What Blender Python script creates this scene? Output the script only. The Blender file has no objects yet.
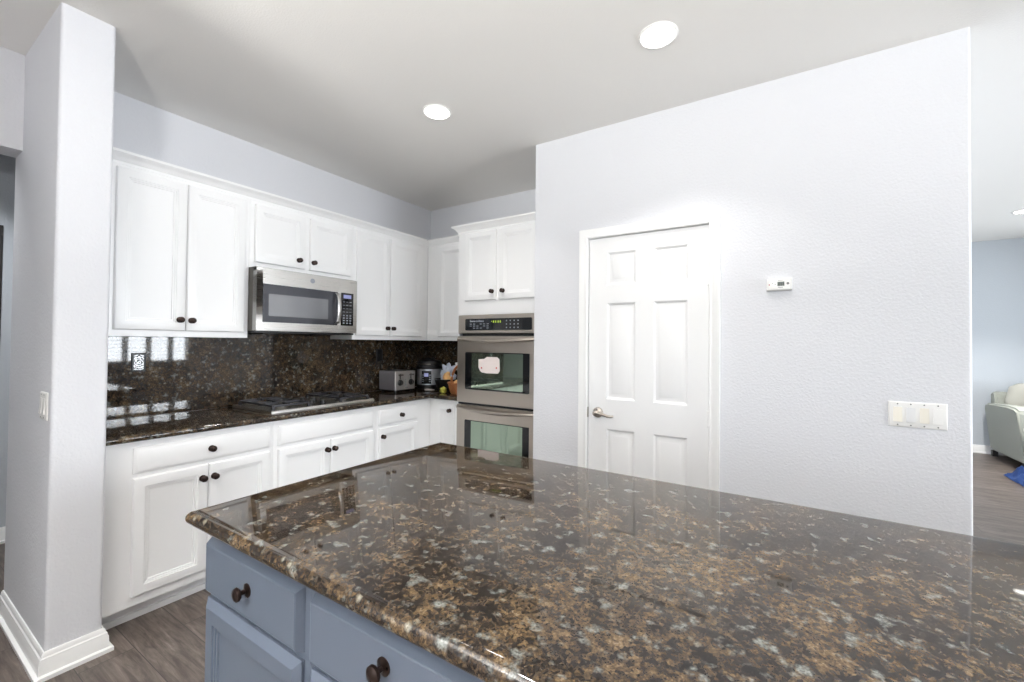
import bpy, bmesh, math, random
from mathutils import Vector, Matrix, noise
random.seed(7)
sc = bpy.context.scene
COL = sc.collection
PI = math.pi

# ------------------------------------------------------------------ camera
CAM_H = 1.3605
yaw, pitch, roll = math.radians(32.054), math.radians(.8561), math.radians(.5699)
fw = Vector((-math.sin(yaw)*math.cos(pitch), math.cos(yaw)*math.cos(pitch), math.sin(pitch)))
rt = Vector((math.cos(yaw), math.sin(yaw), 0)); up = rt.cross(fw)
R_ = rt*math.cos(roll)+up*math.sin(roll); U_ = up*math.cos(roll)-rt*math.sin(roll)
cd = bpy.data.cameras.new('camera'); cam = bpy.data.objects.new('camera', cd); COL.objects.link(cam)
cam.matrix_world = Matrix(((R_.x, U_.x, -fw.x, 0), (R_.y, U_.y, -fw.y, 0), (R_.z, U_.z, -fw.z, CAM_H), (0, 0, 0, 1)))
cd.sensor_width = 36; cd.lens = 426.9966/1024*36
cd.shift_x = (512-519.7921)/1024; cd.shift_y = (336.7323-341)/1024
cd.clip_start = .02
sc.camera = cam

# ------------------------------------------------------------------ world, lights, exposure
w = bpy.data.worlds.new('sky'); sc.world = w; w.use_nodes = True
bg = w.node_tree.nodes['Background']; bg.inputs[0].default_value = (.80, .90, 1, 1); bg.inputs[1].default_value = 2.2
vs = sc.view_settings
vs.view_transform = 'Standard'; vs.look = 'None'; vs.gamma = 1; vs.exposure = 0.31; vs.use_curve_mapping = False
sc.cycles.max_bounces = 10; sc.cycles.diffuse_bounces = 6; sc.cycles.glossy_bounces = 5
sc.cycles.sample_clamp_indirect = 6; sc.cycles.caustics_reflective = False; sc.cycles.caustics_refractive = False
sc.cycles.use_denoising = True

def area(name, loc, rot, sx, sy, power, col=(1, 1, 1), shape='RECTANGLE'):
    l = bpy.data.lights.new(name, 'AREA'); l.shape = shape; l.size = sx; l.size_y = sy; l.energy = power; l.color = col
    o = bpy.data.objects.new(name, l); o.location = loc; o.rotation_euler = rot; COL.objects.link(o); return o
# daylight standing outside the windows
area('daylight_east', (4.75, 2.5, 1.65), (0, math.radians(90), 0), 1.6, 3.0, 370, (.90, .95, 1))
area('daylight_south', (.3, -4.95, 1.35), (math.radians(90), 0, 0), 4.6, 2.3, 40, (.92, .96, 1))
area('daylight_living', (5.1, 5.9, 1.5), (0, math.radians(90), 0), 1.6, 2.0, 140, (.90, .96, 1))
def can_or_fill_lamp(x, y, z, power, col=(1, .90, .77)):
    a = area('recessed_or_fill_lamp', (x, y, z), (0, 0, 0), .13, .13, power, col, 'DISK'); a.data.spread = math.radians(105); return a
LIGHTS = [(-1.784, 1.886), (-.491, 1.925)]
for x, y in LIGHTS: can_or_fill_lamp(x, y, 2.732, 4.5, (1, .97, .94))
can_or_fill_lamp(2.03, 6.33, 2.732, 30, (1, .97, .94))
can_or_fill_lamp(-3.88, .2, 2.732, 10, (.96, .98, 1))                    # unseen fill lamp added to brighten the hallway, no fixture
for x, y in [(-1.2, -.5), (.1, -.5), (1.4, -.5), (-1.2, -2.6), (1.2, -2.6)]: can_or_fill_lamp(x, y, 2.732, 7, (1, .98, .96))  # unseen fill lamps added behind the camera to even the walls, no fixtures

UP = [(.55, -1.25), (-1.5, -2.0)]                  # unseen torchiere lamps added behind the camera as ceiling-bounce fill
for (x, y), e in zip(UP, (155, 215)): area('added_fill_uplight', (x, y, 1.62), (PI, 0, 0), .30, .30, e, (1, .995, .985), 'DISK')

# ------------------------------------------------------------------ materials
def srgb(r, g, b):
    f = lambda c: (c/255/12.92) if c/255 <= .04045 else ((c/255+.055)/1.055)**2.4
    return (f(r), f(g), f(b), 1)
class NT:
    def __init__(s, name):
        s.m = bpy.data.materials.new(name); s.m.use_nodes = True; s.t = s.m.node_tree
        s.b = s.t.nodes['Principled BSDF']
    def n(s, typ, **kw):
        x = s.t.nodes.new(typ)
        for k, v in kw.items():
            if hasattr(x, k) and k not in ('Scale',): setattr(x, k, v)
            else: x.inputs[k].default_value = v
        return x
    def l(s, a, b): s.t.links.new(a, b)
    def ramp(s, stops, interp='LINEAR'):
        r = s.t.nodes.new('ShaderNodeValToRGB'); cr = r.color_ramp; cr.interpolation = interp
        while len(cr.elements) < len(stops): cr.elements.new(.5)
        for e, (p, c) in zip(cr.elements, stops): e.position = p; e.color = c if len(c) == 4 else (*c, 1)
        return r
    def pos(s, scale=(1, 1, 1)):
        g = s.t.nodes.new('ShaderNodeNewGeometry'); m = s.t.nodes.new('ShaderNodeMapping'); m.inputs['Scale'].default_value = scale
        s.l(g.outputs['Position'], m.inputs['Vector']); return m.outputs[0]
    def bump(s, h, strength, dist=.002):
        b = s.t.nodes.new('ShaderNodeBump'); b.inputs['Strength'].default_value = strength; b.inputs['Distance'].default_value = dist
        s.l(h, b.inputs['Height']); s.l(b.outputs[0], s.b.inputs['Normal'])
def plain(name, col, rough=.5, metal=0, emit=None, es=0, ior=None, bump=None, coat=0):
    t = NT(name); t.b.inputs['Base Color'].default_value = col; t.b.inputs['Roughness'].default_value = rough
    t.b.inputs['Metallic'].default_value = metal
    if ior: t.b.inputs['IOR'].default_value = ior
    if coat: t.b.inputs['Coat Weight'].default_value = coat; t.b.inputs['Coat Roughness'].default_value = .05
    if emit: t.b.inputs['Emission Color'].default_value = emit; t.b.inputs['Emission Strength'].default_value = es
    nz = t.n('ShaderNodeTexNoise'); nz.inputs['Scale'].default_value = bump[0] if bump else 60
    t.l(t.pos(), nz.inputs['Vector'])
    if bump: nz.inputs['Detail'].default_value = 3; t.bump(nz.outputs[0], bump[1], bump[2])
    else:
        mr = t.n('ShaderNodeMapRange'); mr.inputs['To Min'].default_value = max(.01, rough*.92); mr.inputs['To Max'].default_value = min(1, rough*1.08+.005)
        t.l(nz.outputs[0], mr.inputs[0]); t.l(mr.outputs[0], t.b.inputs['Roughness'])
    return t.m
M = {}
M['wall'] = plain('wall_paint', srgb(222, 223, 227), .75, bump=(85, .55, .004))
M['wall_hall'] = plain('hall_paint', srgb(196, 202, 208), .75, bump=(85, .55, .004))
M['ceiling'] = plain('ceiling_paint', srgb(233, 231, 227), .85, bump=(130, .4, .003))
M['cabinet'] = plain('cabinet_paint', srgb(246, 246, 246), .32, bump=(25, .04, .001))
M['trim'] = plain('trim_paint', srgb(245, 245, 244), .3, bump=(25, .04, .001))
M['door'] = plain('door_paint', srgb(243, 243, 243), .38, bump=(60, .05, .001))
M['island'] = plain('island_paint', srgb(87, 95, 108), .33, bump=(25, .05, .001))
M['bronze'] = plain('bronze', srgb(62, 50, 46), .28, .85)
M['copper'] = plain('worn_copper', srgb(150, 105, 85), .3, .9)
M['nickel'] = plain('nickel', srgb(176, 168, 160), .28, 1)
M['black'] = plain('black_plastic', srgb(16, 16, 18), .35)
M['iron'] = plain('cast_iron', srgb(66, 66, 70), .34, .5)
M['blackgloss'] = plain('black_glass', srgb(14, 15, 18), .05)
M['white_plastic'] = plain('white_plastic', srgb(244, 243, 240), .35)
M['ivory'] = plain('ivory_plastic', srgb(240, 235, 222), .35)
M['offwhite'] = plain('soft_white_plastic', srgb(232, 232, 232), .35)
M['grey_dot'] = plain('grey_mark', srgb(120, 122, 124), .5)
M['red_dot'] = plain('red_mark', srgb(190, 70, 70), .5)
M['lcd'] = plain('lcd_screen', srgb(120, 128, 122), .25)
M['lcd_dark'] = plain('lcd_segment', srgb(52, 58, 54), .4)
M['mark'] = plain('pale_print', srgb(140, 144, 152), .5)
M['lamp'] = plain('lamp_diffuser', (1, .97, .92, 1), .5, emit=(1, .96, .9, 1), es=6)
M['green_led'] = plain('green_display', (.1, .2, .02, 1), .4, emit=(.45, .55, .06, 1), es=.55)
M['blue_led'] = plain('blue_display', (.1, .1, .2, 1), .4, emit=(.40, .44, .75, 1), es=.4)
M['sofa'] = plain('sofa_fabric', srgb(160, 163, 154), .9, bump=(420, .3, .002))
M['pillow'] = plain('pillow_fabric', srgb(172, 171, 162), .9, bump=(300, .3, .002))
M['navy'] = plain('navy_fabric', srgb(30, 34, 48), .9, bump=(260, .3, .003))
M['blue_cloth'] = plain('blue_cloth', srgb(18, 50, 102), .9, bump=(260, .35, .003))
M['paper'] = plain('pale_paper', srgb(238, 226, 222), .6)
M['bag'] = plain('cloudy_plastic', srgb(190, 198, 214), .2)
M['bread'] = plain('bread_crust', srgb(226, 178, 120), .7, bump=(60, .3, .003))
M['yellow'] = plain('yellow_green', srgb(196, 194, 88), .6)
M['leather'] = plain('dark_wood', srgb(50, 48, 47), .5)
M['grass'] = plain('lawn', srgb(96, 120, 70), .9, bump=(40, .8, .02))

def steel(name, col, axis, rough=.28, metal=1):
    t = NT(name); t.b.inputs['Base Color'].default_value = col; t.b.inputs['Metallic'].default_value = metal
    s = [400, 400, 400]; s['xyz'.index(axis)] = 4
    nz = t.n('ShaderNodeTexNoise'); nz.inputs['Scale'].default_value = 1; nz.inputs['Detail'].default_value = 2
    t.l(t.pos(tuple(s)), nz.inputs['Vector'])
    mr = t.n('ShaderNodeMapRange'); mr.inputs['To Min'].default_value = rough-.07; mr.inputs['To Max'].default_value = rough+.09
    t.l(nz.outputs[0], mr.inputs[0]); t.l(mr.outputs[0], t.b.inputs['Roughness']); t.bump(nz.outputs[0], .04, .0004)
    return t.m
M['steel_y'] = steel('brushed_steel', srgb(200, 198, 194), 'y')
M['steel_x'] = steel('brushed_warm_steel', srgb(186, 177, 167), 'x', .33)
M['steel_side'] = plain('dull_steel', srgb(120, 116, 110), .4, .8)
def oven_glass(name, col, metal, rough=.04):
    return plain(name, col, rough, metal)
M['oven_glass'] = oven_glass('coated_oven_glass', srgb(150, 166, 150), .9)
M['micro_glass'] = plain('microwave_glass', srgb(78, 80, 86), .08, .55)
M['micro_mesh'] = plain('microwave_mesh_window', srgb(140, 142, 146), .14, .7)

def granite():
    t = NT('granite'); p = t.pos()
    dn = t.n('ShaderNodeTexNoise'); dn.inputs['Scale'].default_value = 22; dn.inputs['Detail'].default_value = 4
    t.l(p, dn.inputs['Vector'])
    mx = t.n('ShaderNodeMixRGB'); mx.blend_type = 'ADD'; mx.inputs[0].default_value = .012
    t.l(p, mx.inputs[1]); t.l(dn.outputs['Color'], mx.inputs[2])
    def vor(scale, feat='F1'):
        v = t.n('ShaderNodeTexVoronoi'); v.feature = feat; v.inputs['Scale'].default_value = scale; t.l(mx.outputs[0], v.inputs['Vector']); return v
    v1 = vor(150); sp = t.n('ShaderNodeSeparateColor'); t.l(v1.outputs['Color'], sp.inputs[0])
    def nz(scale, det, rough): 
        q = t.n('ShaderNodeTexNoise'); q.inputs['Scale'].default_value = scale; q.inputs['Detail'].default_value = det; q.inputs['Roughness'].default_value = rough; t.l(p, q.inputs['Vector']); return q
    def ma(a, k, c):
        q = t.n('ShaderNodeMath'); q.operation = 'MULTIPLY_ADD'; t.l(a, q.inputs[0]); q.inputs[1].default_value = k
        if isinstance(c, (int, float)): q.inputs[2].default_value = c
        else: t.l(c, q.inputs[2])
        return q.outputs[0]
    v0 = vor(330); s0 = t.n('ShaderNodeSeparateColor'); t.l(v0.outputs['Color'], s0.inputs[0])
    big = nz(8, 2, .5); mid = nz(34, 3, .6); fine = nz(260, 2, .6)
    val = ma(sp.outputs[0], .30, ma(s0.outputs[1], .22, ma(fine.outputs[0], .35, ma(mid.outputs[0], .82, ma(big.outputs[0], .60, -.64)))))
    r = t.ramp([(.12, srgb(13, 11, 10)), (.36, srgb(30, 25, 22)), (.50, srgb(52, 43, 35)), (.64, srgb(74, 60, 44)), (.80, srgb(101, 83, 59)), (.95, srgb(120, 108, 92))])
    t.l(val, r.inputs[0])
    # soft grey-green feldspar blotches, and small pale chips
    bl_ = nz(33, 3, .6); bl_.inputs['Distortion'].default_value = .15
    ds = t.n('ShaderNodeMapRange'); ds.interpolation_type = 'SMOOTHSTEP'; ds.inputs['From Min'].default_value = .55; ds.inputs['From Max'].default_value = .74; t.l(bl_.outputs[0], ds.inputs[0])
    gr = ma(fine.outputs[0], .9, ma(s0.outputs[0], .5, -.1))
    m2 = t.n('ShaderNodeMath'); m2.operation = 'MULTIPLY'; m2.use_clamp = True; t.l(ds.outputs[0], m2.inputs[0]); t.l(gr, m2.inputs[1])
    fl = t.n('ShaderNodeMixRGB'); t.l(m2.outputs[0], fl.inputs[0]); t.l(r.outputs[0], fl.inputs[1]); fl.inputs[2].default_value = srgb(132, 136, 132)
    v3 = vor(46); s3 = t.n('ShaderNodeSeparateColor'); t.l(v3.outputs['Color'], s3.inputs[0])
    se3 = t.n('ShaderNodeMath'); se3.operation = 'GREATER_THAN'; se3.inputs[1].default_value = .86; t.l(s3.outputs[2], se3.inputs[0])
    d3 = t.n('ShaderNodeMapRange'); d3.inputs['From Min'].default_value = .42; d3.inputs['From Max'].default_value = .16; t.l(v3.outputs['Distance'], d3.inputs[0])
    m3 = t.n('ShaderNodeMath'); m3.operation = 'MULTIPLY'; t.l(se3.outputs[0], m3.inputs[0]); t.l(d3.outputs[0], m3.inputs[1])
    m4 = t.n('ShaderNodeMath'); m4.operation = 'MULTIPLY'; t.l(m3.outputs[0], m4.inputs[0]); t.l(gr, m4.inputs[1]); m4.use_clamp = True
    f2 = t.n('ShaderNodeMixRGB'); t.l(m4.outputs[0], f2.inputs[0]); t.l(fl.outputs[0], f2.inputs[1]); f2.inputs[2].default_value = srgb(150, 146, 132)
    t.l(f2.outputs[0], t.b.inputs['Base Color'])
    t.b.inputs['Roughness'].default_value = .035; t.b.inputs['IOR'].default_value = 1.47
    return t.m
M['granite'] = granite()

def floor_mat():
    t = NT('plank_floor'); p = t.pos()
    br = t.n('ShaderNodeTexBrick'); br.offset = .37; br.inputs['Scale'].default_value = 1
    br.inputs['Brick Width'].default_value = 1.22; br.inputs['Row Height'].default_value = .18; br.inputs['Mortar Size'].default_value = .0016
    br.inputs['Color1'].default_value = (0, 0, 0, 1); br.inputs['Color2'].default_value = (1, 1, 1, 1); br.inputs['Mortar'].default_value = (.5, .5, .5, 1); br.inputs['Bias'].default_value = 0
    t.l(p, br.inputs['Vector'])
    ofs = t.n('ShaderNodeMixRGB'); ofs.blend_type = 'ADD'; ofs.inputs[0].default_value = 6; t.l(p, ofs.inputs[1]); t.l(br.outputs['Color'], ofs.inputs[2])
    mp = t.n('ShaderNodeMapping'); mp.inputs['Scale'].default_value = (2.2, 26, 1); t.l(ofs.outputs[0], mp.inputs['Vector'])
    gr = t.n('ShaderNodeTexNoise'); gr.inputs['Scale'].default_value = 1.5; gr.inputs['Detail'].default_value = 8; gr.inputs['Roughness'].default_value = .7; gr.inputs['Distortion'].default_value = .6
    t.l(mp.outputs[0], gr.inputs['Vector'])
    r = t.ramp([(.28, srgb(56, 49, 45)), (.44, srgb(88, 79, 74)), (.58, srgb(114, 105, 99)), (.76, srgb(150, 142, 137))]); t.l(gr.outputs[0], r.inputs[0])
    kn = t.n('ShaderNodeTexNoise'); kn.inputs['Scale'].default_value = 5; kn.inputs['Detail'].default_value = 9; kn.inputs['Roughness'].default_value = .72; kn.inputs['Distortion'].default_value = .8
    m5 = t.n('ShaderNodeMapping'); m5.inputs['Scale'].default_value = (1, 2.2, 1); t.l(ofs.outputs[0], m5.inputs['Vector']); t.l(m5.outputs[0], kn.inputs['Vector'])
    kr = t.ramp([(.30, (.42, .40, .38)), (.46, (.88, .86, .84)), (.60, (1.0, .98, .95)), (.72, (1.25, 1.2, 1.15))]); t.l(kn.outputs[0], kr.inputs[0])
    km = t.n('ShaderNodeMixRGB'); km.blend_type = 'MULTIPLY'; km.inputs[0].default_value = 1; t.l(r.outputs[0], km.inputs[1]); t.l(kr.outputs[0], km.inputs[2]); r = km
    tone = t.n('ShaderNodeMixRGB'); tone.blend_type = 'MULTIPLY'; tone.inputs[0].default_value = .35; t.l(r.outputs[0], tone.inputs[1])
    tr = t.ramp([(0, (.6, .58, .57)), (1, (1, 1, 1))]); t.l(br.outputs['Color'], tr.inputs[0]); t.l(tr.outputs[0], tone.inputs[2])
    sm = t.n('ShaderNodeMixRGB'); t.l(br.outputs['Fac'], sm.inputs[0]); t.l(tone.outputs[0], sm.inputs[1]); sm.inputs[2].default_value = srgb(52, 47, 45)
    t.l(sm.outputs[0], t.b.inputs['Base Color']); t.b.inputs['Roughness'].default_value = .38
    t.bump(gr.outputs[0], .12, .002)
    return t.m
M['floor'] = floor_mat()
def wicker():
    t = NT('wicker'); wv = t.n('ShaderNodeTexWave'); wv.inputs['Scale'].default_value = 60; wv.inputs['Distortion'].default_value = 2; wv.bands_direction = 'Z'
    t.l(t.pos(), wv.inputs['Vector']); r = t.ramp([(0, srgb(120, 66, 34)), (1, srgb(214, 140, 88))]); t.l(wv.outputs[0], r.inputs[0]); t.l(r.outputs[0], t.b.inputs['Base Color'])
    t.b.inputs['Roughness'].default_value = .5; t.bump(wv.outputs[0], .5, .003); return t.m
M['wicker'] = wicker()
def damask():
    # the dark cover plate carries a pale scroll pattern
    t = NT('scroll_pattern'); g = t.n('ShaderNodeTexWave'); g.wave_type = 'RINGS'; g.rings_direction = 'X'; g.inputs['Scale'].default_value = 26; g.inputs['Distortion'].default_value = 7; g.inputs['Detail'].default_value = 2; g.inputs['Detail Scale'].default_value = 4
    m = t.n('ShaderNodeMapping'); m.inputs['Location'].default_value = (3.17, -.923, -1.228)
    ge = t.n('ShaderNodeNewGeometry'); t.l(ge.outputs['Position'], m.inputs['Vector']); t.l(m.outputs[0], g.inputs['Vector'])
    r = t.ramp([(.40, srgb(30, 30, 32)), (.5, srgb(225, 226, 228))]); t.l(g.outputs[0], r.inputs[0]); t.l(r.outputs[0], t.b.inputs['Base Color'])
    t.b.inputs['Roughness'].default_value = .3; t.b.inputs['Metallic'].default_value = .2
    return t.m
M['damask'] = damask()
def glass():
    t = NT('window_glass'); t.t.nodes.remove(t.b); o = t.t.nodes['Material Output']
    a = t.n('ShaderNodeBsdfTransparent'); b = t.n('ShaderNodeBsdfGlossy'); b.inputs['Roughness'].default_value = .01
    f = t.n('ShaderNodeFresnel'); f.inputs[0].default_value = 1.45; mx = t.n('ShaderNodeMixShader')
    t.l(f.outputs[0], mx.inputs[0]); t.l(a.outputs[0], mx.inputs[1]); t.l(b.outputs[0], mx.inputs[2]); t.l(mx.outputs[0], o.inputs[0]); return t.m
M['glass'] = glass()

# ------------------------------------------------------------------ building helpers
def face_map(d, c):
    """(u across, v up, w outward) -> world for a plane facing E, W, S, N or D(own) at coordinate c"""
    return {'E': lambda u, v, w: (c+w, u, v), 'W': lambda u, v, w: (c-w, u, v),
            'S': lambda u, v, w: (u, c-w, v), 'N': lambda u, v, w: (u, c+w, v), 'U': lambda u, v, w: (u, v, c+w)}[d]
ROOT = {}
class MB:
    def __init__(s): s.bm = bmesh.new()
    def box(s, x0, x1, y0, y1, z0, z1, bev=0):
        b = bmesh.new()
        vs = [b.verts.new((x, y, z)) for x in (x0, x1) for y in (y0, y1) for z in (z0, z1)]
        for f in ((0, 1, 3, 2), (4, 6, 7, 5), (0, 4, 5, 1), (2, 3, 7, 6), (0, 2, 6, 4), (1, 5, 7, 3)): b.faces.new([vs[i] for i in f])
        bmesh.ops.recalc_face_normals(b, faces=b.faces)
        if bev: bmesh.ops.bevel(b, geom=list(b.edges), offset=bev, segments=2, affect='EDGES', profile=.7)
        s.merge(b); return s
    def fbox(s, fm, u0, u1, v0, v1, w0, w1, bev=0):
        a, b = fm(u0, v0, w0), fm(u1, v1, w1)
        return s.box(min(a[0], b[0]), max(a[0], b[0]), min(a[1], b[1]), max(a[1], b[1]), min(a[2], b[2]), max(a[2], b[2]), bev)
    def merge(s, b):
        me = bpy.data.meshes.new('tmp'); b.to_mesh(me); b.free(); s.bm.from_mesh(me); bpy.data.meshes.remove(me)
    def rings(s, rs, cap0=True, cap1=True, closed=True):
        """skin a list of equally long vertex loops"""
        b = bmesh.new(); L = [[b.verts.new(p) for p in r] for r in rs]; n = len(L[0])
        for i in range(len(L)-1):
            for j in range(n if closed else n-1):
                k = (j+1) % n
                try: b.faces.new((L[i][j], L[i][k], L[i+1][k], L[i+1][j]))
                except ValueError: pass
        if cap0: b.faces.new(L[0][::-1])
        if cap1: b.faces.new(L[-1])
        bmesh.ops.recalc_face_normals(b, faces=b.faces); s.merge(b); return s
    def lathe(s, c, axis, prof, n=24, sx=1, sy=1):
        """prof: (radius, height along axis)"""
        ax = Vector(axis).normalized(); t = Vector((0, 0, 1)) if abs(ax.z) < .9 else Vector((1, 0, 0))
        a = ax.cross(t).normalized(); bb = ax.cross(a).normalized(); c = Vector(c)
        rs = [[c+ax*h+a*(math.cos(2*PI*i/n)*max(r, 1e-5)*sx)+bb*(math.sin(2*PI*i/n)*max(r, 1e-5)*sy) for i in range(n)] for r, h in prof]
        return s.rings(rs)
    def tube(s, pts, r, n=10, sq=1):
        pts = [Vector(p) for p in pts]; rs = []
        prev = None
        for i, p in enumerate(pts):
            d = (pts[min(i+1, len(pts)-1)]-pts[max(i-1, 0)]).normalized()
            t = Vector((0, 0, 1)) if abs(d.z) < .95 else Vector((1, 0, 0))
            a = d.cross(t).normalized(); b = a.cross(d).normalized()
            rr = r[i] if isinstance(r, (list, tuple)) else r
            rs.append([p+a*math.cos(2*PI*k/n)*rr+b*math.sin(2*PI*k/n)*rr*sq for k in range(n)])
        return s.rings(rs)
    def panel(s, fm, u0, u1, v0, v1, prof, back):
        """rectangular slab whose face steps through (inset, w) rings; back = w of the rear"""
        def ring(i, w_): return [fm(u0+i, v0+i, w_), fm(u1-i, v0+i, w_), fm(u1-i, v1-i, w_), fm(u0+i, v1-i, w_)]
        return s.rings([ring(0, back)]+[ring(i, w_) for i, w_ in prof])
    def prism(s, fm, poly, w0, w1):
        return s.rings([[fm(u, v, w0) for u, v in poly], [fm(u, v, w1) for u, v in poly]])
    def sweep(s, path, prof, fm, closed=False, cap=True):
        """profile (d outward to the right of travel, h along w) along a mitred 2-D path"""
        n = len(path); P = [Vector(p) for p in path]; rs = []
        for i in range(n):
            if closed or 0 < i < n-1: d0 = (P[i]-P[i-1]).normalized(); d1 = (P[(i+1) % n]-P[i]).normalized()
            elif i == 0: d0 = d1 = (P[1]-P[0]).normalized()
            else: d0 = d1 = (P[i]-P[i-1]).normalized()
            n0 = Vector((d0.y, -d0.x)); n1 = Vector((d1.y, -d1.x)); m = (n0+n1); m = m/max(m.dot(n0), .2)
            rs.append([fm(*(P[i]+m*d), h) for d, h in prof])
        if closed: rs.append(rs[0])
        return s.rings(rs, cap and not closed, cap and not closed)
    def obj(s, name, mat, parent=None, smooth=True, angle=35, origin=None):
        me = bpy.data.meshes.new(name)
        bmesh.ops.remove_doubles(s.bm, verts=s.bm.verts, dist=1e-6) if len(s.bm.verts) < 4000 else None
        if parent is not None: o0 = ROOT[parent.name]
        elif origin is not None: o0 = Vector(origin)
        else:
            xs = [v.co for v in s.bm.verts]
            o0 = Vector(((min(v.x for v in xs)+max(v.x for v in xs))/2, (min(v.y for v in xs)+max(v.y for v in xs))/2, min(v.z for v in xs)))
        bmesh.ops.translate(s.bm, verts=s.bm.verts, vec=-o0)
        s.bm.to_mesh(me); s.bm.free()
        for p in me.polygons: p.use_smooth = smooth
        if smooth: me.set_sharp_from_angle(angle=math.radians(angle))
        for m in (mat if isinstance(mat, list) else [mat]): me.materials.append(M[m])
        o = bpy.data.objects.new(name, me); COL.objects.link(o)
        if parent is not None: o.parent = parent
        else: o.location = o0
        ROOT[o.name] = o0
        return o
def thing(name, loc, label, cat, group=None, kind=None):
    o = bpy.data.objects.new(name, None); COL.objects.link(o); o.empty_display_size = .05
    o.location = loc; ROOT[o.name] = Vector(loc); return tag(o, label, cat, group, kind)
def tag(o, label=None, cat=None, group=None, kind=None):
    if label: o['label'] = label
    if cat: o['category'] = cat
    if group: o['group'] = group
    if kind: o['kind'] = kind
    return o
def struct(mb, name, mat, label, cat, **kw): return tag(mb.obj(name, mat, **kw), label, cat, kind='structure')

# ------------------------------------------------------------------ dimensions
XA, YB, YD, ZC = -3.188, 3.298, 2.565, 2.745       # cabinet wall, oven wall, pantry wall, ceiling
XDL, XDR = -1.489, .671                             # pantry wall ends
XP, YP0, YP1 = -2.528, .463, .634                   # wall stub beside the cabinets
XE, YS, YL = 4.2, -4.4, 7.87

# ------------------------------------------------------------------ the setting
struct(MB().box(-5.6, 5.4, YS-.2, 8.1, -.08, 0), 'floor', 'floor', 'grey-brown wood plank floor running through kitchen and living area', 'floor')
struct(MB().box(-5.6, 5.4, YS-.2, 8.1, ZC, ZC+.1), 'ceiling', 'ceiling', 'flat off-white textured ceiling with recessed lights', 'ceiling')
struct(MB().box(XA-.12, XA, YP1, YB+.12, 0, ZC), 'wall_west', 'wall', 'grey wall carrying the long run of white cabinets', 'wall')
struct(MB().box(XA, XDL+.1, YB, YB+.12, 0, ZC), 'wall_north', 'wall', 'grey wall behind the oven tower above the cabinets', 'wall')
# wall stub with rounded corner beads
b = bmesh.new()
def rounded_block(x0, x1, y0, y1, z0, z1, rnd, corners, seg=5):
    """vertical block whose listed corners (0 x0y0, 1 x1y0, 2 x1y1, 3 x0y1) are rounded"""
    P = [(x0, y0), (x1, y0), (x1, y1), (x0, y1)]; C = [(1, 1), (-1, 1), (-1, -1), (1, -1)]; A0 = [PI, 1.5*PI, 0, .5*PI]; poly = []
    for i, (p, c) in enumerate(zip(P, C)):
        if i in corners:
            cx, cy = p[0]+c[0]*rnd, p[1]+c[1]*rnd
            poly += [(cx+rnd*math.cos(A0[i]+k*PI/2/seg), cy+rnd*math.sin(A0[i]+k*PI/2/seg)) for k in range(seg+1)]
        else: poly.append(p)
    return MB().prism(face_map('U', 0), poly, z0, z1)
struct(rounded_block(-3.318, XP, YP0, YP1, 0, ZC, .014, (1, 2)), 'wall_stub', 'wall', 'pale grey wall end standing left of the white cabinets', 'wall')
# hall wall west of the kitchen: header over the passage and the pier south of it
struct(MB().box(-3.318, -3.165, -.75, YP0, 2.275, ZC), 'wall_hall_header', 'wall', 'grey header above the hallway opening at far left', 'wall')
struct(MB().box(-3.318, -3.165, YS, -.75, 0, ZC), 'wall_hall_pier', 'wall', 'grey wall south of the hallway opening', 'wall')
struct(MB().box(-4.55, -4.43, YS, 3.4, 0, ZC), 'wall_hall', 'wall_hall', 'blue-grey far wall of the hallway behind the opening', 'wall')
struct(MB().box(-4.43, XA-.12, 2.4, 2.5, 0, ZC), 'wall_hall_end', 'wall_hall', 'end wall of the hallway', 'wall')
struct(MB().box(-3.165, -1.75, -.87, -.75, 0, ZC), 'wall_passage', 'wall', 'grey wall on the south side of the passage to the hallway', 'wall')
# pantry wall with the doorway
DX0, DX1, DZ = -1.090, -.366, 2.038
p = MB().box(XDL, DX0-.02, YD, YD+.12, 0, ZC).box(DX0-.02, DX1+.02, YD, YD+.12, DZ+.02, ZC)
p.merge(rounded_block(DX1+.02, XDR, YD, YD+.12, 0, ZC, .014, (1,)).bm)
struct(p, 'wall_pantry', 'wall', 'large pale blue-grey wall around the white panel door', 'wall')
struct(MB().box(XDL, XDL+.1, YD+.12, YB, 0, ZC), 'wall_pantry_west', 'wall', 'short grey return wall beside the oven tower', 'wall')
struct(MB().box(XDR-.12, XDR, YD+.12, YL, 0, ZC), 'wall_pantry_east', 'wall', 'side of the pantry wall facing the living area', 'wall')
struct(MB().box(XDL+.1, XDR-.12, 3.7, 3.8, 0, ZC), 'wall_pantry_back', 'wall', 'back wall of the pantry', 'wall')
struct(MB().box(XDR-.12, 5.4, YL, YL+.12, 0, ZC), 'wall_living', 'wall_hall', 'cool grey far wall of the living area behind the sofa', 'wall')
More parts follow.
